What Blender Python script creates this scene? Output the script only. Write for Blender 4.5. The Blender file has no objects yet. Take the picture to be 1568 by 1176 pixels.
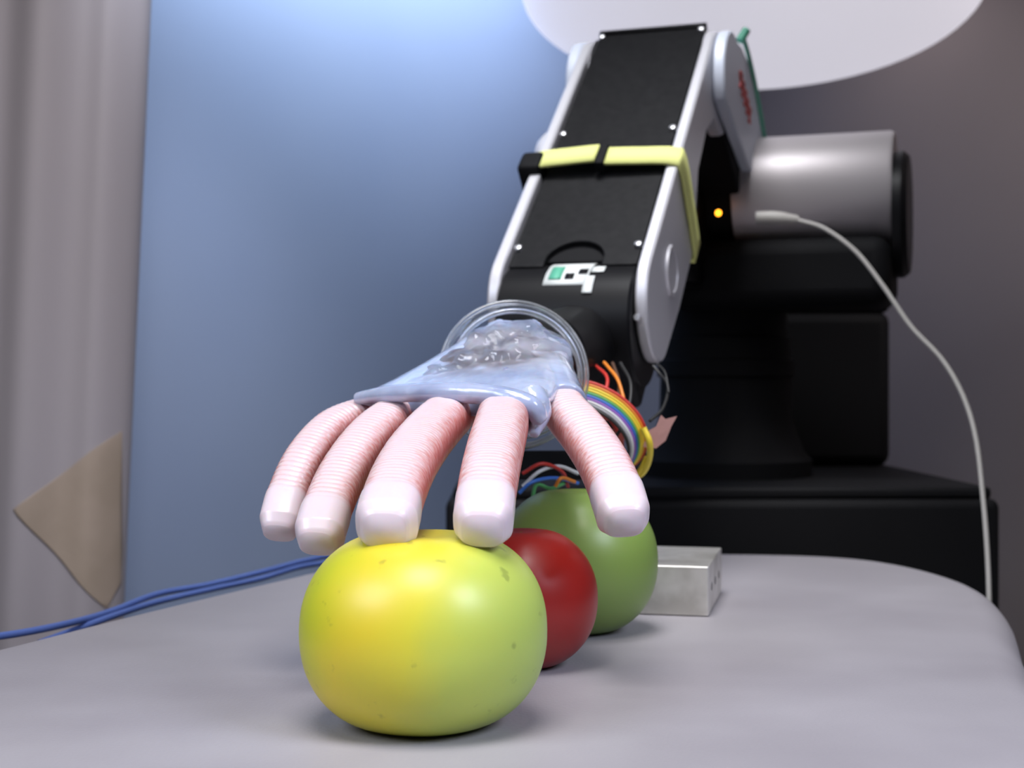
import bpy, bmesh, math, random
from mathutils import Vector, Matrix
random.seed(3)
scene = bpy.context.scene
scene.view_settings.view_transform = 'Standard'
H = 0.110      # camera height above table top (table top is z=0)
F = 2178.0     # focal length in survey units (photo measured 1568 wide)
def P(u, v, d):   # survey measurement + real depth -> world metres
    return Vector(((u-784)/F*d, d, H-(v-588)/F*d))

# ---------------------------------------------------------------- materials
def mat(name, col, rough=0.5, metal=0.0, **kw):
    m = bpy.data.materials.new(name); m.use_nodes = True
    b = m.node_tree.nodes['Principled BSDF']
    b.inputs['Base Color'].default_value = (*col, 1)
    b.inputs['Roughness'].default_value = rough
    b.inputs['Metallic'].default_value = metal
    for k, v in kw.items():
        b.inputs[k.replace('_', ' ')].default_value = v
    return m
def N(m, t, **kw):
    n = m.node_tree.nodes.new(t)
    for k, v in kw.items(): setattr(n, k, v)
    return n
def noise_color(m, c1, c2, scale, lo=0.35, hi=0.65, detail=3, bump=0, bscale=None, bdist=0.001):
    nt = m.node_tree; b = nt.nodes['Principled BSDF']
    tc = N(m, 'ShaderNodeTexCoord'); no = N(m, 'ShaderNodeTexNoise')
    no.inputs['Scale'].default_value = scale; no.inputs['Detail'].default_value = detail
    nt.links.new(tc.outputs['Object'], no.inputs['Vector'])
    cr = N(m, 'ShaderNodeValToRGB')
    cr.color_ramp.elements[0].position = lo; cr.color_ramp.elements[0].color = (*c1, 1)
    cr.color_ramp.elements[1].position = hi; cr.color_ramp.elements[1].color = (*c2, 1)
    nt.links.new(no.outputs['Fac'], cr.inputs['Fac'])
    nt.links.new(cr.outputs['Color'], b.inputs['Base Color'])
    if bump:
        n2 = N(m, 'ShaderNodeTexNoise'); n2.inputs['Scale'].default_value = bscale or scale*4
        n2.inputs['Detail'].default_value = 2
        nt.links.new(tc.outputs['Object'], n2.inputs['Vector'])
        bp = N(m, 'ShaderNodeBump'); bp.inputs['Strength'].default_value = bump
        bp.inputs['Distance'].default_value = bdist
        nt.links.new(n2.outputs['Fac'], bp.inputs['Height'])
        nt.links.new(bp.outputs['Normal'], b.inputs['Normal'])
    return cr

M = {}
M['table'] = mat('table_vinyl', (.30,.28,.29), .5); noise_color(M['table'], (.30,.28,.30), (.36,.34,.36), 9, bump=.4, bscale=700, bdist=.0004)
M['wall_blue'] = mat('wall_blue_grey', (.4,.5,.7), .85); noise_color(M['wall_blue'], (.30,.37,.54), (.34,.41,.57), 3)
M['wall_r'] = mat('wall_warm_grey', (.4,.36,.35), .85); noise_color(M['wall_r'], (.34,.29,.28), (.37,.315,.30), 3)
M['wall_l'] = mat('wall_lilac_grey', (.4,.36,.38), .6); noise_color(M['wall_l'], (.38,.35,.375), (.42,.385,.41), 3)
M['floor'] = mat('floor_dark', (.05,.05,.055), .7); noise_color(M['floor'], (.04,.04,.045), (.06,.06,.065), 8)
M['tape'] = mat('masking_tape', (.5,.38,.26), .7); noise_color(M['tape'], (.40,.32,.25), (.45,.36,.29), 30)
M['silver'] = mat('silver_shell', (.66,.65,.69), .40, .3)
M['upper'] = mat('pale_blue_shell', (.70,.75,.86), .42, .05)
M['silver2'] = mat('silver_barrel', (.56,.52,.53), .45, .35)
SP=dict(Specular_IOR_Level=.15)
M['black'] = mat('black_plastic', (.007,.007,.008), .42, 0, **SP)
M['panel'] = mat('black_panel', (.012,.012,.014), .5, 0, **SP); noise_color(M['panel'], (.005,.005,.006), (.009,.009,.010), 200, bump=.1, bscale=1500, bdist=.0002)
M['blackm'] = mat('black_matte', (.006,.006,.007), .7, 0, **SP)
M['stand'] = mat('black_stand', (.008,.008,.009), .6, 0, **SP)
M['screw'] = mat('steel_screw', (.85,.85,.88), .3, .8)
M['yellow'] = mat('yellow_webbing', (.76,.78,.27), .8)
M['led'] = mat('led_amber', (1,.4,.02), .5); b=M['led'].node_tree.nodes['Principled BSDF']; b.inputs['Emission Color'].default_value=(1,.35,.02,1); b.inputs['Emission Strength'].default_value=5
M['label'] = mat('label_white', (.75,.78,.76), .5)
M['green'] = mat('label_green', (.10,.42,.28), .5)
M['red'] = mat('marker_red', (.65,.12,.12), .5)
M['alu'] = mat('brushed_aluminium', (.68,.68,.66), .35, .6); noise_color(M['alu'], (.52,.50,.46), (.74,.72,.68), 60, bump=.2, bscale=300, bdist=.0003)
M['cable'] = mat('cable_grey', (.46,.44,.41), .5)
M['bluecable'] = mat('cable_blue', (.09,.15,.42), .5)
M['clear'] = mat('clear_acrylic', (.96,.98,1), .06, 0, Transmission_Weight=.9, IOR=1.5)
M['shade'] = mat('lamp_opal', (.85,.83,.88), .5); b=M['shade'].node_tree.nodes['Principled BSDF']; b.inputs['Emission Color'].default_value=(.93,.90,1,1); b.inputs['Emission Strength'].default_value=.60
M['film'] = mat('clear_film', (.97,.98,1), .02, 0, Transmission_Weight=1.0, IOR=1.28)

def palm_material():
    m = mat('palm_silicone', (.42,.50,.74), .14, 0, Subsurface_Weight=.25, Subsurface_Scale=.004, Coat_Weight=.8, Coat_Roughness=.03)
    cr=noise_color(m, (.32,.38,.56), (.48,.55,.73), 45, bump=.45, bscale=90, bdist=.003)
    nt=m.node_tree; b=nt.nodes['Principled BSDF']
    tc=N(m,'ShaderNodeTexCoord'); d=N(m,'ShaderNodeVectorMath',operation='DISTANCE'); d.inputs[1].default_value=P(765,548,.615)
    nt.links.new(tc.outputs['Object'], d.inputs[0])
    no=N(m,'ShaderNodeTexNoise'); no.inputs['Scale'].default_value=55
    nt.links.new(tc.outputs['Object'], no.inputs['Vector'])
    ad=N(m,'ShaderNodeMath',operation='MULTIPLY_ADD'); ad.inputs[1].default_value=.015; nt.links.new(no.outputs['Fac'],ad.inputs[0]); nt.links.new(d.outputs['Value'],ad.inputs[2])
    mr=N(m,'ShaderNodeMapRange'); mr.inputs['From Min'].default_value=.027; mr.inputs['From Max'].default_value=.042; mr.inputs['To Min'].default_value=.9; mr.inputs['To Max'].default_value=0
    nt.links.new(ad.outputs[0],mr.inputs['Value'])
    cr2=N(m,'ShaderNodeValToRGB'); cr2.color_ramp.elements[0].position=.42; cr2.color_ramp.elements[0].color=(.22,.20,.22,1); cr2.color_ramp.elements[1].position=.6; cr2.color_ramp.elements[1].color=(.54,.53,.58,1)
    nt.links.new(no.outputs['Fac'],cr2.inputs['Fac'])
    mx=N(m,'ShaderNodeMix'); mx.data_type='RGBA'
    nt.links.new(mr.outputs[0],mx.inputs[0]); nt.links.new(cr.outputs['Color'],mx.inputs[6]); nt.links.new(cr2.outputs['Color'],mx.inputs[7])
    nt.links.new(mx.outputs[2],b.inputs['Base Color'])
    return m
M['palm']=palm_material()

def finger_material():
    m = mat('silicone_ribbed', (.8,.6,.6), .32, 0, Subsurface_Weight=.3, Subsurface_Scale=.003, Coat_Weight=.25)
    nt = m.node_tree; b = nt.nodes['Principled BSDF']
    uv = N(m,'ShaderNodeUVMap'); uv.uv_map='UVMap'
    sp = N(m,'ShaderNodeSeparateXYZ'); nt.links.new(uv.outputs['UV'], sp.inputs['Vector'])
    ramp = N(m,'ShaderNodeValToRGB'); e = ramp.color_ramp.elements
    pink=(.64,.30,.28,1); pale=(.78,.61,.63,1); red=(.52,.14,.12,1)
    e[0].position=0; e[0].color=red
    e[1].position=1; e[1].color=red
    for p,c in ((.07,pink),(.17,pale),(.35,pale),(.44,pink),(.52,red),(.75,pale)):
        k=e.new(p); k.color=c
    no = N(m,'ShaderNodeTexNoise'); no.inputs['Scale'].default_value=1.0; no.inputs['Detail'].default_value=4
    mp = N(m,'ShaderNodeMapping'); mp.inputs['Scale'].default_value=(14,9,1)
    nt.links.new(uv.outputs['UV'], mp.inputs['Vector']); nt.links.new(mp.outputs['Vector'], no.inputs['Vector'])
    ma = N(m,'ShaderNodeMath',operation='MULTIPLY_ADD'); ma.inputs[1].default_value=.30
    sub = N(m,'ShaderNodeMath',operation='SUBTRACT'); sub.inputs[1].default_value=.15
    nt.links.new(no.outputs['Fac'], ma.inputs[0]); nt.links.new(sp.outputs['X'], sub.inputs[0]); nt.links.new(sub.outputs[0], ma.inputs[2])
    nt.links.new(ma.outputs[0], ramp.inputs['Fac'])
    w = N(m,'ShaderNodeMath',operation='MULTIPLY'); w.inputs[1].default_value=2*math.pi/0.25
    s = N(m,'ShaderNodeMath',operation='SINE'); nt.links.new(sp.outputs['Y'], w.inputs[0]); nt.links.new(w.outputs[0], s.inputs[0])
    neg = N(m,'ShaderNodeMath',operation='MULTIPLY'); neg.inputs[1].default_value=-1; nt.links.new(s.outputs[0],neg.inputs[0])
    mr = N(m,'ShaderNodeMapRange'); mr.inputs['From Min'].default_value=.2; mr.inputs['From Max'].default_value=1; mr.inputs['To Max'].default_value=.34
    nt.links.new(neg.outputs[0], mr.inputs['Value'])
    m2=N(m,'ShaderNodeMath',operation='MULTIPLY'); nt.links.new(mr.outputs[0],m2.inputs[0])
    m3=N(m,'ShaderNodeMapRange'); m3.inputs['From Min'].default_value=.3; m3.inputs['From Max'].default_value=.65; m3.inputs['To Min'].default_value=.35; m3.inputs['To Max'].default_value=1.3
    nt.links.new(no.outputs['Fac'],m3.inputs['Value']); nt.links.new(m3.outputs[0],m2.inputs[1])
    mx = N(m,'ShaderNodeMix'); mx.data_type='RGBA'; mx.inputs[7].default_value=(.64,.32,.30,1)
    nt.links.new(m2.outputs[0], mx.inputs[0]); nt.links.new(ramp.outputs['Color'], mx.inputs[6])
    at=N(m,'ShaderNodeAttribute'); at.attribute_name='cap'
    mx2=N(m,'ShaderNodeMix'); mx2.data_type='RGBA'; mx2.inputs[7].default_value=(.74,.63,.68,1)
    nt.links.new(at.outputs['Fac'],mx2.inputs[0]); nt.links.new(mx.outputs[2],mx2.inputs[6])
    nt.links.new(mx2.outputs[2], b.inputs['Base Color'])
    return m
M['finger'] = finger_material()

def tomato_material(name, stops, direction, specks=True, scale=12, amt=.35):
    m = mat(name, (.5,.5,.1), .40, 0, Coat_Weight=.12, Coat_Roughness=.24, Subsurface_Weight=.08, Subsurface_Scale=.004)
    nt=m.node_tree; b=nt.nodes['Principled BSDF']
    tc=N(m,'ShaderNodeTexCoord')
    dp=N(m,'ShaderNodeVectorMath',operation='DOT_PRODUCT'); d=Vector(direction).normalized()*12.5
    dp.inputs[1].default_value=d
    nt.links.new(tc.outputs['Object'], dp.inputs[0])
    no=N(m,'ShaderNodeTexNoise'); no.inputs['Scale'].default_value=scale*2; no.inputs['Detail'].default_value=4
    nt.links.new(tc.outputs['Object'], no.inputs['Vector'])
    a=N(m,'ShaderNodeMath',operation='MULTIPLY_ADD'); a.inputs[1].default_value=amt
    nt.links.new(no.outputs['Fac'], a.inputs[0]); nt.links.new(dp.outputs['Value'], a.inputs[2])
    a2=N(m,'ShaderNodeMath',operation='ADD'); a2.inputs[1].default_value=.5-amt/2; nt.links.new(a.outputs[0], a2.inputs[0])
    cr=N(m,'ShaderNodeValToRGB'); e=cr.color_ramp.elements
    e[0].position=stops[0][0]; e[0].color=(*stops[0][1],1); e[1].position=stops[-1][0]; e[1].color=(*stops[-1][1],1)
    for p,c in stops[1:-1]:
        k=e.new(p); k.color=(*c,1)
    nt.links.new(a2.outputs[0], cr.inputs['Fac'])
    out=cr.outputs['Color']
    if specks:
        n2=N(m,'ShaderNodeTexNoise'); n2.inputs['Scale'].default_value=130; n2.inputs['Detail'].default_value=3
        nt.links.new(tc.outputs['Object'], n2.inputs['Vector'])
        mr=N(m,'ShaderNodeMapRange'); mr.inputs['From Min'].default_value=.66; mr.inputs['From Max'].default_value=.73; mr.inputs['To Max'].default_value=.4
        nt.links.new(n2.outputs['Fac'], mr.inputs['Value'])
        mx=N(m,'ShaderNodeMix'); mx.data_type='RGBA'; mx.inputs[7].default_value=(.10,.13,.03,1)
        nt.links.new(mr.outputs[0], mx.inputs[0]); nt.links.new(out, mx.inputs[6]); out=mx.outputs[2]
    nt.links.new(out, b.inputs['Base Color'])
    return m

# ---------------------------------------------------------------- helpers
def empty(name, mtx=None):
    e=bpy.data.objects.new(name,None); scene.collection.objects.link(e)
    e.empty_display_size=.02
    if mtx is not None: e.matrix_world=mtx
    return e
def obj(name, verts, faces, m=None, parent=None, smooth=True, mats=None, angle=None):
    me=bpy.data.meshes.new(name); me.from_pydata([tuple(v) for v in verts],[],faces); me.validate()
    bm=bmesh.new(); bm.from_mesh(me); bmesh.ops.recalc_face_normals(bm,faces=bm.faces); bm.to_mesh(me); bm.free()
    for mm in (mats or [m]): me.materials.append(mm)
    if smooth: me.polygons.foreach_set('use_smooth',[True]*len(me.polygons))
    if angle: me.set_sharp_from_angle(angle=math.radians(angle))
    o=bpy.data.objects.new(name,me); scene.collection.objects.link(o)
    if parent: o.parent=parent
    return o
def bevel(o,w,seg=3):
    b=o.modifiers.new('bevel','BEVEL'); b.width=w; b.segments=seg; b.limit_method='ANGLE'; b.angle_limit=math.radians(35)
    b.harden_normals=False; return o
def box(name,lo,hi,m,parent=None,bw=.001,mtx=None):
    x0,y0,z0=lo; x1,y1,z1=hi
    vs=[Vector(p) for p in ((x0,y0,z0),(x1,y0,z0),(x1,y1,z0),(x0,y1,z0),(x0,y0,z1),(x1,y0,z1),(x1,y1,z1),(x0,y1,z1))]
    if mtx is not None: vs=[mtx@v for v in vs]
    fs=[(0,3,2,1),(4,5,6,7),(0,1,5,4),(1,2,6,5),(2,3,7,6),(3,0,4,7)]
    o=obj(name,vs,fs,m,parent,smooth=True,angle=40)
    if bw: bevel(o,bw)
    return o
def catmull(pts,n):
    pts=[Vector(p) for p in pts]; ext=[2*pts[0]-pts[1]]+pts+[2*pts[-1]-pts[-2]]
    out=[]
    for i in range(len(pts)-1):
        p0,p1,p2,p3=ext[i:i+4]
        for k in range(n):
            t=k/n
            out.append(.5*((2*p1)+(p2-p0)*t+(2*p0-5*p1+4*p2-p3)*t*t+(3*p1-p0-3*p2+p3)*t**3))
    out.append(pts[-1]); return out
def tube(name,pts,r,m,parent=None,seg=12,n=8,smoothpath=True):
    path=catmull(pts,n) if smoothpath else [Vector(p) for p in pts]
    rs=r if isinstance(r,(list,tuple)) else None
    vs=[];fs=[];up=None
    L=len(path)
    for i,p in enumerate(path):
        t=(path[min(i+1,L-1)]-path[max(i-1,0)]).normalized()
        if up is None:
            up=t.orthogonal().normalized()
        up=(up-t*up.dot(t)).normalized(); s=t.cross(up)
        if rs:
            f=i/(L-1)*(len(rs)-1); a=int(min(f,len(rs)-2)); rr=rs[a]+(rs[a+1]-rs[a])*(f-a)
        else: rr=r
        for k in range(seg):
            an=2*math.pi*k/seg
            vs.append(p+up*math.cos(an)*rr+s*math.sin(an)*rr)
    for i in range(L-1):
        for k in range(seg):
            k2=(k+1)%seg
            fs.append((i*seg+k,i*seg+k2,(i+1)*seg+k2,(i+1)*seg+k))
    fs.append(tuple(range(seg))[::-1]); fs.append(tuple((L-1)*seg+k for k in range(seg)))
    return obj(name,vs,fs,m,parent,angle=50)
def lathe(name,prof,origin,axis,m,parent=None,seg=64,angle=35,closed=True):
    axis=Vector(axis).normalized(); a=axis.orthogonal().normalized(); b=axis.cross(a); o=Vector(origin)
    vs=[];fs=[]
    for h,r in prof:
        for k in range(seg):
            t=2*math.pi*k/seg; vs.append(o+axis*h+(a*math.cos(t)+b*math.sin(t))*r)
    for i in range(len(prof)-1):
        for k in range(seg):
            k2=(k+1)%seg; fs.append((i*seg+k,i*seg+k2,(i+1)*seg+k2,(i+1)*seg+k))
    if closed:
        fs.append(tuple(range(seg))[::-1]); fs.append(tuple((len(prof)-1)*seg+k for k in range(seg)))
    return obj(name,vs,fs,m,parent,angle=angle)
def prism(name,poly,axis_fn,d0,d1,m,parent=None,bw=.0008):
    n=len(poly); vs=[axis_fn(a,b,d0) for a,b in poly]+[axis_fn(a,b,d1) for a,b in poly]
    fs=[tuple(range(n))[::-1],tuple(range(n,2*n))]+[(i,(i+1)%n,n+(i+1)%n,n+i) for i in range(n)]
    o=obj(name,vs,fs,m,parent,angle=30)
    if bw: bevel(o,bw,2)
    return o

# ---------------------------------------------------------------- room shell
FZ=-.72
def wall(name,line,z0,z1,th,m,n=1):
    pts=[Vector((x,y,0)) for x,y in line]; L=len(pts); vs=[]
    c=Vector((0,.6,0))
    for i,p in enumerate(pts):
        t=(pts[min(i+1,L-1)]-pts[max(i-1,0)]).normalized(); nn=Vector((-t.y,t.x,0))
        if nn.dot(p-c)<0: nn=-nn
        q=p+nn*th
        vs+= [(p.x,p.y,z0),(p.x,p.y,z1),(q.x,q.y,z1),(q.x,q.y,z0)]
    fs=[]
    for i in range(L-1):
        a=i*4;b=a+4
        for k in range(4): fs.append((a+k,a+(k+1)%4,b+(k+1)%4,b+k))
    fs.append((0,1,2,3)); fs.append(tuple((L-1)*4+k for k in (3,2,1,0)))
    return obj(name,vs,fs,m,None,angle=50)
wall('wall_back',[(-.42,1.06),(-.30,1.157),(.02,1.449),(.25,1.657)],FZ,1.05,.02,M['wall_blue'])
wall('wall_right',[(.251,1.655),(.50,1.22),(.64,.86),(.74,.4)],FZ,1.05,.02,M['wall_r'])
# left: sheet hanging with soft vertical folds and a rolled free edge
xe=-.262
Rx=.085; Ry=.045; cx=xe-Rx; cy=.965
prof=[(cx-.50+i*.0125,cy-Ry+.004) for i in range(40)]
for i in range(0,66):
    a=math.radians(92-i*2.1); prof.append((cx+Rx*math.cos(a),cy-Ry*math.sin(a)))
def fold(x):
    t=max(0,min(1,(xe-.004-x)/.02))
    return t*.0045*math.sin((x-xe)*2*math.pi/.047)
prof=[(x,y+(fold(x) if i<84 else 0)) for i,(x,y) in enumerate(prof)]
def screen(name,pts,z0,z1,th,m):
    vs=[];nz=8;L=len(pts)
    lean=lambda z:(z-.0)*.045
    for off in (0,th):
        for j in range(nz+1):
            z=z0+(z1-z0)*j/nz
            for i,(x,y) in enumerate(pts):
                t=Vector((pts[min(i+1,L-1)][0]-pts[max(i-1,0)][0],pts[min(i+1,L-1)][1]-pts[max(i-1,0)][1],0)).normalized()
                nn=Vector((-t.y,t.x,0))
                vs.append((x+nn.x*off+lean(z),y+nn.y*off,z))
    fs=[];S=(nz+1)*L
    for s in (0,1):
        for j in range(nz):
            for i in range(L-1):
                a=s*S+j*L+i; fs.append((a,a+1,a+L+1,a+L))
    for i in range(L-1):
        fs.append((i,i+1,S+i+1,S+i)); a=nz*L+i; fs.append((a,a+1,S+a+1,S+a))
    for j in range(nz):
        for i in (0,L-1):
            a=j*L+i; fs.append((a,a+L,S+a+L,S+a))
    return obj(name,vs,fs,m,None,angle=60)
screen('wall_left',prof,FZ,1.05,.004,M['wall_l'])
def prof_y(x):
    for (x1,y1),(x2,y2) in zip(prof,prof[1:]):
        if x1<=x<=x2 and x2>x1: return y1+(y2-y1)*(x-x1)/(x2-x1)
    return prof[-1][1]
def tape():
    d=.93
    q=[P(172,662,d),P(30,778,d),P(152,938,d),P(168,900,d)]
    corners=[(p.x-p.z*.045,p.z) for p in q]
    nseg=40;vs=[];fs=[]
    def chain(ch,z):
        for (xa,za),(xb,zb) in zip(ch,ch[1:]):
            if za>=z>=zb: return xa+(xb-xa)*(za-z)/max(za-zb,1e-6)
        return ch[-1][0]
    left=[corners[0],corners[1],corners[2]]; right=[corners[0],corners[3],corners[2]]
    zt,zb=corners[0][1],corners[2][1]
    NR=24
    for j in range(NR+1):
        z=zt+(zb-zt)*j/NR; a=chain(left,z); b=chain(right,z)
        for i in range(nseg+1):
            x=min(a+(b-a)*i/nseg,xe-.0006); vs.append((x+z*.045,prof_y(x)-.0008,z))
    for j in range(NR):
        for i in range(nseg): fs.append((j*(nseg+1)+i,j*(nseg+1)+i+1,(j+1)*(nseg+1)+i+1,(j+1)*(nseg+1)+i))
    o=obj('masking_tape',vs,fs,M['tape'])
    s=o.modifiers.new('s','SOLIDIFY'); s.thickness=.0003
tape()
obj('floor',[(-1.5,-1,FZ),(1.5,-1,FZ),(1.5,2.6,FZ),(-1.5,2.6,FZ),(-1.5,-1,FZ-.03),(1.5,-1,FZ-.03),(1.5,2.6,FZ-.03),(-1.5,2.6,FZ-.03)],
    [(0,1,2,3),(7,6,5,4),(0,4,5,1),(1,5,6,2),(2,6,7,3),(3,7,4,0)],M['floor'],smooth=False)

# ---------------------------------------------------------------- table
tbl=empty('table')
ctrl=[(-.34,.14),(-.34,.26),(-.285,.44),(-.222,.605),(-.19,.69),(-.118,.860),(-.085,.915),(.0,.937),(.14,.935),(.215,.915),(.25,.865),(.262,.79),(.250,.71),(.218,.60),(.195,.50),(.185,.35),(.185,.14)]
ol=[Vector((p[0],p[1],0)) for p in catmull([(x,y,0) for x,y in ctrl],8)]
ol+= [Vector((.185+( -.525)*k/16,.14,0)) for k in range(1,16)]
def loft_outline(name,outline,levels,m,parent):
    n=len(outline); cen=sum(outline,Vector())/n; vs=[];fs=[]
    nr=[]
    for i in range(n):
        t=(outline[(i+1)%n]-outline[i-1]).normalized(); q=Vector((-t.y,t.x,0))
        if q.dot(cen-outline[i])<0:q=-q
        nr.append(q)
    for inset,z in levels:
        for i in range(n):
            p=outline[i]+nr[i]*inset; vs.append((p.x,p.y,z))
    for l in range(len(levels)-1):
        for i in range(n):
            j=(i+1)%n; fs.append((l*n+i,l*n+j,(l+1)*n+j,(l+1)*n+i))
    fs.append(tuple(range(n))); fs.append(tuple((len(levels)-1)*n+i for i in range(n)))
    return obj(name,vs,fs,m,parent,angle=60)
R=.018
lev=[(R*(1-math.sin(a)) , -R+R*math.cos(a)) for a in [i*math.pi/16 for i in range(9)]]
lev+=[(0,-.03),(.003,-.036),(.01,-.04)]
loft_outline('top',ol,lev,M['table'],tbl)
box('pedestal',(-.10,.38,FZ+.03),(.08,.62,-.038),M['stand'],tbl,.01)
box('foot',(-.22,.25,FZ),(.18,.80,FZ+.035),M['stand'],tbl,.008)

# ---------------------------------------------------------------- tomatoes
def tomato(name,c,rx,h,m,lobes=.012,ph=0,px=2.4,tilt=0):
    nu,nv=96,56; vs=[];fs=[]
    for j in range(1,nv):
        th=math.pi*j/nv; s=math.sin(th); cz=math.cos(th)
        rr=abs(s)**(2/px*1.0); zz=math.copysign(abs(cz)**(2/2.15),cz)
        dim=math.exp(-(s/.30)**2)*.10
        zz=zz-math.copysign(dim,cz)
        for i in range(nu):
            a=2*math.pi*i/nu
            k=1+lobes*math.cos(5*a+ph)*(.3+.7*abs(cz))+lobes*.5*math.cos(3*a+ph*2)
            vs.append((rx*rr*k*math.cos(a),rx*rr*k*math.sin(a),h/2*zz/.955))
    top=len(vs); vs.append((0,0,h/2*.90/.955)); bot=len(vs); vs.append((0,0,-h/2*.90/.955))
    for j in range(nv-2):
        for i in range(nu):
            i2=(i+1)%nu; fs.append((j*nu+i,j*nu+i2,(j+1)*nu+i2,(j+1)*nu+i))
    for i in range(nu):
        i2=(i+1)%nu; fs.append((top,i2,i)); fs.append((bot,(nv-2)*nu+i,(nv-2)*nu+i2))
    e=empty(name); e.location=c
    o=obj('flesh',vs,fs,m,e)
    zmin=min(v[2] for v in vs)
    e.location=(c[0],c[1],-zmin+.0002)
    lathe('stem_scar',[(0,.0004),(.0002,.0016),(.0003,.0012),(.0005,.0004)],(0,0,h/2*.90/.955-.0004),(0,0,1),M['scar2'],e,seg=20)
    tube('blossom_scar',[(.009*math.cos(t),.009*math.sin(t)-.006,zmin+.0006) for t in [k*2*math.pi/12 for k in range(12)]],.0006,M['scar'],e,seg=6,n=2)
    return e
M['scar']=mat('scar_purple',(.10,.04,.10),.8)
M['scar2']=mat('scar_olive',(.35,.36,.05),.6)
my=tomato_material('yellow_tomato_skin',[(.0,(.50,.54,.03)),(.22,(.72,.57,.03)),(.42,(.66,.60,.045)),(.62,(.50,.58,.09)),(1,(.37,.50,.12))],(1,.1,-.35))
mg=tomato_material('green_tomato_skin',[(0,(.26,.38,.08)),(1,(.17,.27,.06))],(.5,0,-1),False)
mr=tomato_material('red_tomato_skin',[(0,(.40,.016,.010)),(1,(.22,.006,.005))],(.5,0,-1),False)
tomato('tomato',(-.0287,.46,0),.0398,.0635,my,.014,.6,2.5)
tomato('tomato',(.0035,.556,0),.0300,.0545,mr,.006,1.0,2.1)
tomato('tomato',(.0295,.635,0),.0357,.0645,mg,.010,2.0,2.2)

# ---------------------------------------------------------------- aluminium block
blk=empty('metal_block')
fr=Vector((.0927,.671,0)); dv=Vector((.0178,.079,0)).normalized(); dl=Vector((-dv.y,dv.x,0))
mt=Matrix(((dl.x*-1,dv.x,0,fr.x),(dl.y*-1,dv.y,0,fr.y),(0,0,1,0),(0,0,0,1)))
box('body',(-.046,0,.0003),(0,.081,.0238),M['alu'],blk,.0007,mt)
for k in range(3):
    lathe('drilled_hole',[(0,.0022),(.0003,.002)],mt@Vector((-.0002,.018+.022*k,.012)),mt.to_3x3()@Vector((1,0,0)),M['blackm'],blk,seg=20)

# ---------------------------------------------------------------- robot arm
P0=Vector((.0296,.767,.167))
L=Vector((.24,.705,.669)).normalized(); W=Vector((.947,-.322,0)).normalized(); Nn=W.cross(L).normalized()
fm=Matrix(((W.x,L.x,Nn.x,P0.x),(W.y,L.y,Nn.y,P0.y),(W.z,L.z,Nn.z,P0.z),(0,0,0,1)))
arm=empty('robot_arm')
def A(w,l,n): return fm@Vector((w,l,n))
hh=Vector((.322,.947,0)).normalized()
def arc(cx,cy,r,a0,a1,n=16): return [(cx+r*math.cos(math.radians(a0+(a1-a0)*k/n)),cy+r*math.sin(math.radians(a0+(a1-a0)*k/n))) for k in range(n+1)]
def plate_poly(l_top=.283):
    p=[]
    p+=arc(.010,-.031,.029,180,270,14)
    p+=[(.05,-.063),(.10,-.062),(.125,-.050),(.15,-.034),(.19,-.030)]
    p+=arc(l_top-.030,-.032,.030,-50,60,14)
    p+=[(l_top-.03,.003)]
    p+=[(.012,.003)]+arc(.012,-.028,.031,94,180,12)[:-1]
    return p
for s,nm in ((1,'right'),(-1,'left')):
    prism('forearm_plate_'+nm,plate_poly(),lambda a,b,c:A(c,a,b),s*.0380,s*.0450,M['silver'],arm,.0016)
prism('forearm_core',[(.02,-.058),(.02,-.004),(.272,-.004),(.272,-.050),(.14,-.045)],lambda a,b,c:A(c,a,b),-.0378,.0378,M['blackm'],arm,.001)
cov=[(-.0365,.272),(-.0365,.012)]
cov+=[(-.0165,.012)]+[(x,y) for x,y in arc(0,.018,.0165,180,0,20)]+[(.0165,.012)]
cov+=[(.0365,.012),(.0365,.272)]
prism('forearm_cover',cov,lambda a,b,c:A(a,b,c),-.0045,-.0005,M['panel'],arm,.0006)
box('cover_seam',(-.0368,.270,-.004),(.0368,.2735,.0015),M['black'],arm,.0006,fm)
for w,l in ((-.034,.266),(.034,.266),(-.0345,.145),(.0345,.145),(-.0345,.028),(.0345,.028)):
    lathe('screw',[(0,.0021),(.0024,.0021),(.0028,.0015)],A(w,l,-.0008),Nn,M['screw'],arm,seg=16)
lathe('wrist_drum',[(-.0375,.033),(-.036,.0345),(.036,.0345),(.0375,.033)],A(0,.000,-.034),W,M['black'],arm,seg=80)
box('wrist_block',(-.030,-.034,-.066),(.0368,-.002,-.030),M['black'],arm,.004,fm)
c=A(0,0,-.034)
for w,ang in ((-.012,-38),(.012,-38),(.0,-52)):
    d=(Nn*math.cos(math.radians(-ang))-L*math.sin(math.radians(-ang)))
    lathe('drum_screw',[(0,.0011),(.001,.0009)],c+W*w+d*.0343,d,M['screw'],arm,seg=12)
def drum_patch(name,w0,w1,a0,a1,m,off=.0003):
    vs=[];fs=[];n=10
    for k in range(n+1):
        a=math.radians(a0+(a1-a0)*k/n); d=Nn*math.cos(a)+L*math.sin(a)
        for w in (w0,w1): vs.append(c+W*w+d*(.0345+off))
    for k in range(n): fs.append((2*k,2*k+1,2*k+3,2*k+2))
    o=obj(name,vs,fs,m,arm); s=o.modifiers.new('s','SOLIDIFY'); s.thickness=.0003
drum_patch('label',-.0125,.012,-10,36,M['label'])
drum_patch('label_print',-.010,-.003,-3,18,M['green'],.0005)
drum_patch('label_print',-.001,.004,-3,5,M['black'],.0005)
drum_patch('label_print',.006,.011,4,12,M['black'],.0005)
drum_patch('label_tag',.0105,.016,-20,0,M['label'],.0006)
drum_patch('label_tag',.013,.020,6,16,M['label'],.0006)
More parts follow.
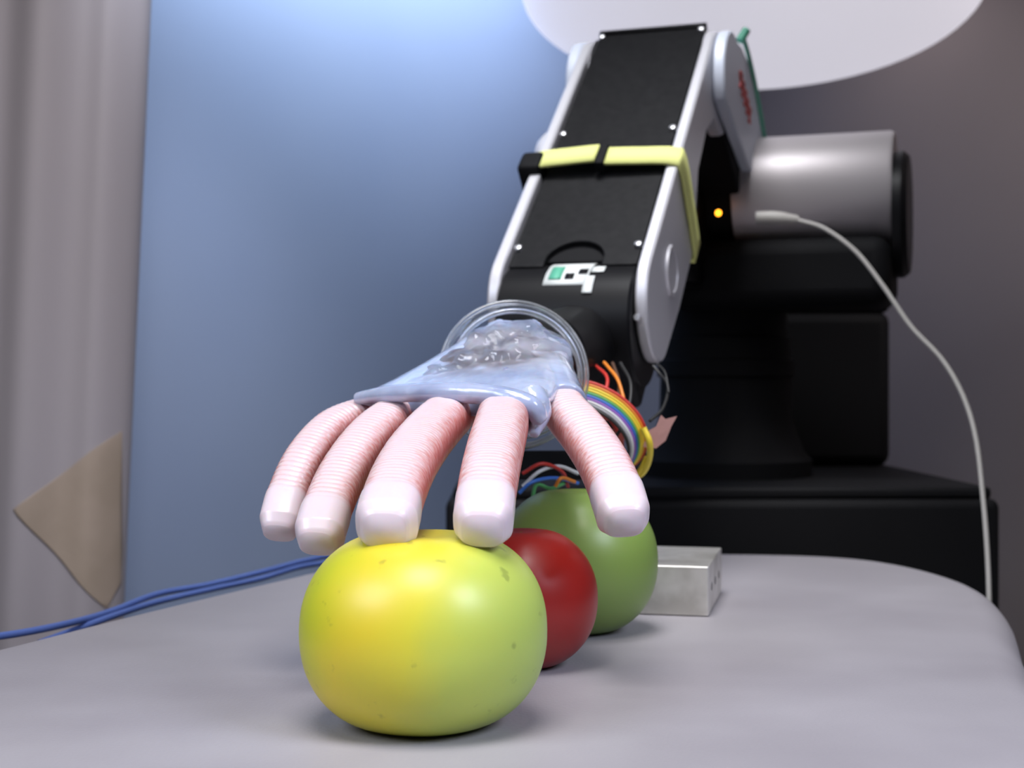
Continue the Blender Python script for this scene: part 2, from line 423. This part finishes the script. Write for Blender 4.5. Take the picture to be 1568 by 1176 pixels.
lathe('hub_right',[(0,.015),(.0015,.0145),(.0015,.012),(.0008,.0115)],A(.045,.046,-.032),W,M['silver'],arm,seg=40)
lathe('hub_left',[(0,.024),(.006,.0235),(.010,.020)],A(-.0445,.150,-.028),-W,M['silver'],arm,seg=48)
lathe('plate_screw',[(0,.002),(.001,.0016)],A(.0395,-.017,-.014),(Nn-L).normalized(),M['screw'],arm,seg=14)
lathe('elbow_drum',[(-.0375,.030),(.0375,.030)],A(0,.253,-.034),W,M['blackm'],arm,seg=60)
for s in (1,-1):
    lathe('elbow_cap',[(0,.0345),(.005,.0345),(.007,.0335)],A(s*.0377,.252,-.033),W*s,M['silver'],arm,seg=60)
E=A(0,.252,-.033); Sh=Vector((.168,1.075,.250))
ul=(Sh-E); ul=ul-W*ul.dot(W); ulen=ul.length; ul.normalize(); un=W.cross(ul).normalized()
def U(a,b,w): return E+ul*a+un*b+W*w
side=arc(0,0,.034,90,235,20)+[(ulen*.55,-.014),(ulen*1.08,.004)]+[(ulen*1.14,.020),(ulen*1.02,.038),(ulen*.62,.050),(ulen*.30,.050),(ulen*.12,.043)]
for s in (1,-1):
    prism('upper_plate',side,lambda a,b,w:U(a,b,w),s*.0455,s*.0535,M['upper'],arm,.0015)
prism('upper_core',[(.0,-.02),(.0,.02),(ulen,.028),(ulen,-.03)],lambda a,b,w:U(a,b,w),-.045,.045,M['blackm'],arm,.002)
for k in range(5):
    a=.018+.010*k
    tube('marker_stroke',[U(a,.010,.0538),U(a+.006,.024,.0538),U(a-.003,.020,.0538),U(a+.007,.013,.0538)],.0008,M['red'],arm,seg=6,n=5)
tube('green_cable_tie',[U(.018,.050,.054),U(.04,.0505,.0545),U(.08,.048,.0545),U(ulen*1.08,.033,.055)],.0016,M['green'],arm,seg=10)
tube('green_cable_tie_head',[U(.014,.046,.052),U(.014,.055,.056)],.003,M['green'],arm,seg=10)
sc=Vector((.170,1.062,.250))
lathe('shoulder_barrel',[(.0,.040),(.001,.0425),(.110,.0425),(.1125,.041)],sc,W,M['silver2'],arm,seg=96)
lathe('shoulder_end_cap',[(.0,.040),(.0,.0455),(.006,.0455),(.010,.042)],sc+W*.1126+Vector((0,0,-.018)),W,M['black'],arm,seg=80)
lathe('shoulder_collar',[(-.10,.040),(-.001,.040)],sc,W,M['blackm'],arm,seg=60)
wm=Matrix(((W.x,hh.x,0,0),(W.y,hh.y,0,0),(0,0,1,0),(0,0,0,1)))
def WM(o): return Matrix.Translation(o)@wm
box('shoulder_housing',(-.05,-.045,-.085),(.112,.045,-.036),M['blackm'],arm,.012,WM(sc))
box('controller_box',(-.085,-.075,-.070),(-.018,-.02,.0),M['black'],arm,.006,WM(sc))
led=sc+W*-.052+hh*-.0755+Vector((0,0,-.021))
lathe('status_led',[(0,.0022),(.001,.0018)],P(1100,326,led.y),-hh,M['led'],arm,seg=16)
bc=Vector((.165,1.10,.04))
lathe('base_column',[(0,.066),(.012,.066),(.018,.060),(.034,.054),(.045,.051),(.075,.050),(.076,.0525),(.088,.0525),(.089,.050),(.105,.050),(.106,.047),(.165,.047),(.170,.044)],bc,(0,0,1),M['blackm'],arm,seg=80)
tube('usb_plug',[P(1158,334,.965),P(1185,334,.962),P(1222,337,.96)],[.0045,.0048,.0046,.003],M['cable'],arm,seg=12)
tube('usb_cable',[P(1220,337,.96),P(1262,350,.95),P(1310,385,.94),P(1350,435,.93),P(1395,500,.92),P(1442,550,.91),P(1474,605,.90),P(1494,670,.89),P(1505,760,.88),P(1512,850,.87),P(1515,950,.86),P(1515,1100,.86)],.0015,M['cable'],arm,seg=12)
sl0,sl1=.100,.1165
def strap():
    hw=.0462; top=.0055; bot=-.066
    path=[(-hw-.001,bot+.01),(-hw-.001,-.004),(-hw+.003,top-.001),(-.02,top+.0012),(-.004,top+.002)]
    path2=[(.0018,top+.002),(.02,top+.0014),(hw-.004,top),(hw+.001,top-.006),(hw+.0015,-.03),(hw+.001,bot+.002)]
    def ribbon(name,pth,m,sk=0,th=.0018,wd=0):
        pts=catmull([(a,b,0) for a,b in pth],6); vs=[];fs=[]
        for i,p in enumerate(pts):
            k=sk*i/(len(pts)-1)
            vs.extend([A(p.x,sl0+k-wd,p.y),A(p.x,sl1+k+wd,p.y)])
        for i in range(len(pts)-1): fs.append((2*i,2*i+1,2*i+3,2*i+2))
        o=obj(name,vs,fs,m,arm); s=o.modifiers.new('s','SOLIDIFY'); s.thickness=th; s.offset=1
        return o
    ribbon('strap_webbing',path,M['yellow'],.001); ribbon('strap_webbing',path2,M['yellow'],-.001)
    box('strap_buckle',(-.0036,sl0-.0015,.002),(.0016,sl1+.002,.0090),M['blackm'],arm,.0008,fm)
    box('strap_end',(-.052,sl0-.002,-.012),(-.0375,sl1-.001,.0088),M['blackm'],arm,.003,fm)
    box('strap_under',(-.046,sl0,-.068),(.046,sl1,-.064),M['yellow'],arm,.0008,fm)
strap()
fl0=c+Vector((.0,-.02,-.010)); fl1=Vector((.002,.668,.118))
ax=(fl1-fl0)
lathe('tool_flange',[(0,.022),(ax.length*.6,.022),(ax.length*.61,.019),(ax.length,.019)],fl0,ax,M['black'],arm,seg=60)

st=empty('equipment_cabinet')
box('cabinet',(-.045,.962,FZ),(.331,1.29,.032),M['stand'],st,.006)
box('top_plate',(-.040,.966,.0315),(.326,1.285,.040),M['stand'],st,.003)
bt=empty('rear_dark_box')  # dark box added to deepen the shade on the wall behind the base
box('dark_box_body',(.205,1.205,.0402),(.322,1.275,.172),M['blackm'],bt,.010)
box('dark_box_lid',(.207,1.207,.171),(.320,1.273,.178),M['stand'],bt,.003)

# ---------------------------------------------------------------- hand
hand=empty('soft_robotic_hand')
def finger(name,pts,rad,cap_len=.017,flat=.9):
    path=catmull([P(*p) for p in pts],26); Lp=len(path)
    s=[0]
    for i in range(1,Lp): s.append(s[-1]+(path[i]-path[i-1]).length)
    tot=s[-1]
    seg=48; vs=[];fs=[];uvs=[];cap=[]
    def at(d):
        d=min(max(d,0),tot)
        lo=0
        while lo<Lp-2 and s[lo+1]<d: lo+=1
        t=(d-s[lo])/max(s[lo+1]-s[lo],1e-9); return path[lo].lerp(path[lo+1],t)
    CH=.0052
    ds=[tot*i/300 for i in range(301)]
    ds=[d for d in ds if d<tot-CH-.0006]+[tot-CH-.0005,tot-CH,tot-CH+.0006,tot-CH*.66,tot-CH*.33,tot-.0006,tot-.0002,tot]
    for d in ds:
        p=at(d); T=(at(d+.002)-at(d-.002)).normalized()
        X=Vector((1,0,0)); S=(X-T*X.dot(T)).normalized(); Dn=T.cross(S)
        f=d/tot*(len(rad)-1); a=int(min(f,len(rad)-2)); r=rad[a]+(rad[a+1]-rad[a])*(f-a)
        e=tot-d
        cf=max(0,min(1,(cap_len+.003-e)/.006)); cf=cf*cf*(3-2*cf)
        r*=1+.03*cf
        r+=.00018*math.sin(2*math.pi*d/.0025)*(1-cf)
        if e<CH:
            q=1-e/CH; r*=1-.26*q
            if e<.0003: r*=.93
        pw=2/(2.5+.5*cf)
        for k in range(seg):
            th=2*math.pi*k/seg; cx_,sy=math.cos(th),math.sin(th)
            x=math.copysign(abs(cx_)**pw,cx_)*r; y=math.copysign(abs(sy)**pw,sy)*r*flat
            vs.append(p+S*x+Dn*y); cap.append(cf)
    n=len(ds)
    for i in range(n-1):
        for k in range(seg):
            k2=(k+1)%seg; fs.append((i*seg+k,i*seg+k2,(i+1)*seg+k2,(i+1)*seg+k))
            uvs.append(((k/seg,ds[i]*100),((k+1)/seg,ds[i]*100),((k+1)/seg,ds[i+1]*100),(k/seg,ds[i+1]*100)))
    fs.append(tuple((n-1)*seg+k for k in range(seg))); uvs.append(tuple((0,0) for k in range(seg)))
    me=bpy.data.meshes.new(name); me.from_pydata([tuple(v) for v in vs],[],fs)
    me.materials.append(M['finger'])
    ul_=me.uv_layers.new(name='UVMap')
    for pi,poly in enumerate(me.polygons):
        poly.use_smooth=True
        for li,q in zip(poly.loop_indices,uvs[pi]): ul_.data[li].uv=q
    at_=me.attributes.new('cap','FLOAT','POINT'); at_.data.foreach_set('value',cap)
    o=bpy.data.objects.new(name,me); scene.collection.objects.link(o); o.parent=hand
    return o
finger('index_finger',[(778,606,.60),(772,628,.568),(768,652,.532),(757,694,.497),(747,744,.464),(738,813,.440)],[.0088,.0095,.0099,.0099,.0096,.0091])
finger('middle_finger',[(715,604,.61),(694,628,.575),(662,660,.538),(630,702,.500),(606,752,.466),(589,813,.440)],[.0088,.0095,.0099,.0100,.0099,.0095])
finger('ring_finger',[(650,612,.62),(617,630,.590),(570,666,.560),(529,720,.532),(503,775,.510),(485,833,.494)],[.0078,.0085,.0089,.0089,.0087,.0085])
finger('little_finger',[(605,622,.62),(562,632,.600),(510,655,.583),(468,702,.560),(442,757,.543),(426,817,.530)],[.0062,.0072,.0078,.0079,.0078,.0077])
finger('thumb',[(850,596,.605),(864,628,.578),(894,664,.555),(923,708,.535),(944,755,.519),(958,801,.503)],[.0084,.0088,.0093,.0094,.0096,.0092],.020)

def new_bm_mesh(name,bm,m,voxel,iters,parent=hand):
    bmesh.ops.recalc_face_normals(bm,faces=bm.faces)
    me=bpy.data.meshes.new(name); bm.to_mesh(me); bm.free(); me.materials.append(m)
    o=bpy.data.objects.new(name,me); scene.collection.objects.link(o); o.parent=parent
    rm=o.modifiers.new('r','REMESH'); rm.mode='VOXEL'; rm.voxel_size=voxel; rm.use_smooth_shade=True
    sm=o.modifiers.new('s','SMOOTH'); sm.factor=.5; sm.iterations=iters
    return o
def loft(bm,secs,seg=48,power=2.4):
    rings=[]
    for Lp_,Rp_,th in secs:
        a=P(*Lp_);b=P(*Rp_); cen=(a+b)/2; ux=(b-a)/2; up=Vector((0,.18,1)).normalized()
        up=(up-ux.normalized()*up.dot(ux.normalized())).normalized()
        ring=[]
        for k in range(seg):
            t=2*math.pi*k/seg; cx_,sy=math.cos(t),math.sin(t)
            x=math.copysign(abs(cx_)**(2/power),cx_); y=math.copysign(abs(sy)**(2/power),sy)
            ring.append(bm.verts.new(cen+ux*x+up*y*th))
        rings.append(ring)
    for r0,r1 in zip(rings,rings[1:]):
        for k in range(seg): bm.faces.new((r0[k],r0[(k+1)%seg],r1[(k+1)%seg],r1[k]))
    bm.faces.new(rings[0][::-1]); bm.faces.new(rings[-1])
def bmtube(bm,pts,rs,seg=24,n=6):
    path=catmull([P(*p) for p in pts],n); rings=[];up=None;Lp=len(path)
    for i,p in enumerate(path):
        t=(path[min(i+1,Lp-1)]-path[max(i-1,0)]).normalized()
        if up is None: up=t.orthogonal().normalized()
        up=(up-t*up.dot(t)).normalized(); s=t.cross(up)
        f=i/(Lp-1)*(len(rs)-1); a=int(min(f,len(rs)-2)); r=rs[a]+(rs[a+1]-rs[a])*(f-a)
        rings.append([bm.verts.new(p+(up*math.cos(2*math.pi*k/seg)+s*math.sin(2*math.pi*k/seg))*r) for k in range(seg)])
    for r0,r1 in zip(rings,rings[1:]):
        for k in range(seg): bm.faces.new((r0[k],r0[(k+1)%seg],r1[(k+1)%seg],r1[k]))
    bm.faces.new(rings[0][::-1]); bm.faces.new(rings[-1])
bm=bmesh.new()
loft(bm,[((545,612,.592),(826,628,.545),.0042),((566,602,.604),(838,618,.556),.0055),((600,590,.612),(850,606,.570),.0085),((645,572,.625),(866,586,.598),.0125),((684,557,.640),(878,566,.626),.0165),((694,548,.668),(876,556,.656),.0175)])
bmtube(bm,[(838,575,.615),(850,597,.600),(864,624,.582)],[.0115,.0110,.0102])
bmtube(bm,[(812,605,.565),(824,632,.558),(817,666,.548)],[.0065,.0055,.0022])
bmtube(bm,[(548,610,.592),(600,603,.575),(680,601,.560),(760,606,.550),(812,622,.546),(828,646,.548)],[.0028,.0036,.0042,.0042,.0044,.0034],n=8)
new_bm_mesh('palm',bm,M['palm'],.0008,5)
bm=bmesh.new()
loft(bm,[((640,592,.600),(815,598,.585),.0075),((668,576,.612),(840,588,.598),.0125),((694,562,.630),(862,572,.618),.0172),((704,552,.648),(866,560,.640),.0192)])
film=new_bm_mesh('palm_film',bm,M['film'],.0010,3)
tx=bpy.data.textures.new('wrinkle','CLOUDS'); tx.noise_scale=.010; tx.noise_depth=1
dm=film.modifiers.new('d','DISPLACE'); dm.texture=tx; dm.strength=.009; dm.mid_level=.42; dm.texture_coords='GLOBAL'

rc=P(787,572,.650); rax=Vector((.10,-1,.20)).normalized()
def ring(name,cen,Rr,r,m):
    a=rax.orthogonal().normalized(); b_=rax.cross(a); pts=[cen+(a*math.cos(t)+b_*math.sin(t))*Rr for t in [2*math.pi*k/72 for k in range(72)]]
    vs=[];fs=[]
    for i,p in enumerate(pts):
        d=(p-cen).normalized()
        for k in range(12):
            an=2*math.pi*k/12; vs.append(p+d*math.cos(an)*r+rax*math.sin(an)*r)
    for i in range(72):
        for k in range(12): fs.append((i*12+k,i*12+(k+1)%12,((i+1)%72)*12+(k+1)%12,((i+1)%72)*12+k))
    return obj(name,vs,fs,m,hand)
ring('collar_rim',rc,.0336,.0012,M['clear'])
ring('collar_rim',rc-rax*.012,.0328,.0011,M['clear'])
ring('collar_rim',rc+rax*.010+Vector((0,0,-.002)),.0290,.0013,M['clear'])
lathe('collar_sleeve',[(-.012,.0325),(0,.0332),(0,.0322),(-.012,.0315),(-.012,.0325)],rc,rax,M['clear'],hand,seg=72,closed=False)

# ribbon cable and loose wires
rib=empty('ribbon_cable')
cols=[(.10,.05,.03),(.6,.04,.03),(.8,.25,.03),(.85,.65,.05),(.10,.4,.12),(.05,.18,.6),(.30,.12,.5),(.35,.35,.38),(.75,.75,.75),(.02,.02,.02)]
wm_=[mat('wire_%d'%i,cc,.45) for i,cc in enumerate(cols)]
cp=[(862,584,.690),(905,586,.686),(948,606,.682),(978,636,.682),(990,668,.686),(984,698,.692),(962,720,.70)]
for i in range(10):
    pts=[]
    for j,(u,v,d) in enumerate(cp):
        f=j/(len(cp)-1); off=i*.0013
        ang=math.radians(92+70*f)
        pts.append(P(u,v,d)+Vector((math.cos(ang)*off,-.0002*i,-math.sin(ang)*off)))
    tube('ribbon_strand',pts,.00078,wm_[[1,2,3,3,4,5,6,8,7,9][i]],rib,seg=8,n=10)
def wire(pts,ci,r=.0009): tube('loose_wire',[P(*p) for p in pts],r,wm_[ci],rib,seg=8,n=8)
wire([(985,655,.68),(995,680,.68),(992,710,.69),(975,730,.70),(940,735,.71)],3,.0016)
wire([(990,700,.69),(978,722,.695),(960,728,.70)],3,.0012)
wire([(912,560,.72),(930,580,.70),(925,620,.69),(945,660,.69)],1)
wire([(925,555,.72),(945,580,.70),(955,610,.69)],2)
wire([(938,556,.72),(948,590,.70),(940,640,.69)],0)
wire([(950,556,.72),(966,590,.70),(958,640,.69),(930,690,.69)],9)
wire([(1000,560,.74),(1022,590,.73),(1015,625,.71),(995,645,.70)],9,.0008)
wire([(1004,556,.74),(1018,570,.73),(1024,600,.72)],9,.0006)
wire([(800,725,.66),(830,710,.66),(860,722,.67),(870,745,.68)],1)
wire([(795,755,.66),(815,738,.66),(850,732,.67),(885,740,.68)],5)
wire([(800,745,.66),(826,722,.66),(856,714,.67),(885,725,.68)],8)
wire([(815,765,.665),(822,742,.665),(845,748,.67),(872,735,.68)],4)
wire([(850,745,.66),(860,732,.66),(880,738,.67)],2)
box('circuit_board',(-.018,-.001,-.014),(.010,.001,.010),mat('pcb_red',(.22,.04,.03),.5),rib,.0004,Matrix.Translation(P(925,665,.715)))
box('connector_shell',(-.020,-.004,-.007),(.022,.004,.007),M['blackm'],rib,.001,Matrix.Translation(P(850,712,.70)))
for k in range(4):
    box('board_chip',(-.003,-.003,-.002),(.003,-.0,.002),M['blackm'] if k%2 else M['label'],rib,.0003,Matrix.Translation(P(900+k*11,650+(k%3)*14,.712)))
fo=P(985,672,.686); foil=[(0,-.004),(.006,-.0045),(.011,-.001),(.0135,.006),(.016,.011),(.011,.0095),(.0085,.0115),(.006,.006),(.001,.003)]
prism('foil_tab',foil,lambda a,b,cc:fo+Vector((a,cc+.002*math.sin(a*700),b)),-.0003,.0003,mat('copper_foil',(.50,.27,.24),.45,.3),rib,0)

# ---------------------------------------------------------------- blue cable
bl=empty('blue_cable')
tube('strand',[P(-120,985,.60),P(0,974,.64),P(90,958,.68),P(165,938,.735),P(240,910,.80),P(320,895,.84),P(400,876,.88),P(470,858,.93),P(540,848,.97),P(700,850,1.02)],.0017,M['bluecable'],bl)
tube('strand',[P(60,985,.68),P(160,948,.72),P(240,922,.79),P(330,901,.83),P(400,886,.87),P(470,866,.92),P(560,857,.97),P(700,858,1.02)],.0017,M['bluecable'],bl)

# ---------------------------------------------------------------- pendant lamp
lamp=empty('pendant_lamp')
lc=Vector((.213,1.27,.468))
pr=[]
for k in range(25):
    t=k/24*math.pi/2; pr.append((-.085*math.cos(t)**.9 if k<24 else 0,.205*math.sin(t)))
pr[0]=(-.085,.0005)
pr+=[(.006,.207),(.02,.200),(.05,.14),(.065,.05),(.07,.012)]
lathe('shade',pr,lc,(0,0,1),M['shade'],lamp,seg=96,angle=60)
tube('cord',[lc+Vector((0,0,.065)),lc+Vector((0,0,.35)),lc+Vector((0,0,.62))],.003,M['stand'],lamp)

# ---------------------------------------------------------------- lights
def aim(o,loc,tgt,xdir=None):
    loc=Vector(loc); z=(loc-Vector(tgt)).normalized()
    if xdir is None:
        o.location=loc; o.rotation_euler=(-z).to_track_quat('-Z','Y').to_euler(); return
    x=Vector(xdir); x=(x-z*x.dot(z)).normalized(); y=z.cross(x)
    o.matrix_world=Matrix(((x.x,y.x,z.x,loc.x),(x.y,y.y,z.y,loc.y),(x.z,y.z,z.z,loc.z),(0,0,0,1)))
def area(name,loc,tgt,size,power,col=(1,1,1),spread=180,sy=None,xdir=None):
    l=bpy.data.lights.new(name,'AREA'); l.energy=power; l.size=size; l.color=col; l.spread=math.radians(spread)
    if sy: l.shape='RECTANGLE'; l.size_y=sy
    o=bpy.data.objects.new(name,l); scene.collection.objects.link(o); aim(o,loc,tgt,xdir); return o
def spot(name,loc,tgt,ang,power,col,radius=.12):
    l=bpy.data.lights.new(name,'SPOT'); l.energy=power; l.spot_size=math.radians(ang); l.spot_blend=1.0; l.color=col; l.shadow_soft_size=radius
    o=bpy.data.objects.new(name,l); scene.collection.objects.link(o); aim(o,loc,tgt); return o
area('ceiling_light',(-.05,.14,.88),(0,.42,0),.42,1.5,(1,.965,.95),spread=75)
area('window_light',(-.65,.0,.65),(-.02,.47,.0),.45,.75,(.76,.84,1),spread=60)
area('side_light',(.6,.0,.6),(.08,.38,0),.35,.9,(.74,.80,1),spread=60)
area('arm_fill',(.0,.62,.95),(.085,.84,.25),.25,.8,(.95,.96,1),spread=50)  # unseen helper light, added so the arm is not left dark
area('wall_top_fill',(-.07,1.19,.66),(-.14,1.30,.46),.45,1.25,(.70,.83,1),spread=100,sy=.05,xdir=(.74,.67,0))  # invented strip close to the blue wall, added for its bright-to-dark falloff
spot('cool_wall_fill',(-.20,.88,.50),(-.285,1.165,.14),50,2.8,(.80,.87,1),.05)  # added spot lifting the lower left of the blue wall; no real fixture
spot('warm_wall_fill',(.56,.93,.52),(.54,1.14,.30),85,5.2,(1,.91,.88),.05)  # made-up spot that brightens the right-hand wall
spot('screen_fill',(-.05,.35,.75),(-.38,.93,.18),50,14,(1,.96,.97),.08)  # extra unseen spot, put in to light the left hanging sheet
w=bpy.data.worlds.new('world'); scene.world=w; w.use_nodes=True
w.node_tree.nodes['Background'].inputs['Color'].default_value=(.78,.82,1,1)
w.node_tree.nodes['Background'].inputs['Strength'].default_value=.02

# ---------------------------------------------------------------- camera
cd=bpy.data.cameras.new('camera'); cam=bpy.data.objects.new('camera',cd); scene.collection.objects.link(cam)
cam.location=(0,0,H); cam.rotation_euler=(math.radians(90),0,0)
cd.sensor_width=36; cd.lens=36*F/1568; cd.clip_start=.01
cd.dof.use_dof=True; cd.dof.focus_distance=.50; cd.dof.aperture_fstop=16
scene.camera=cam
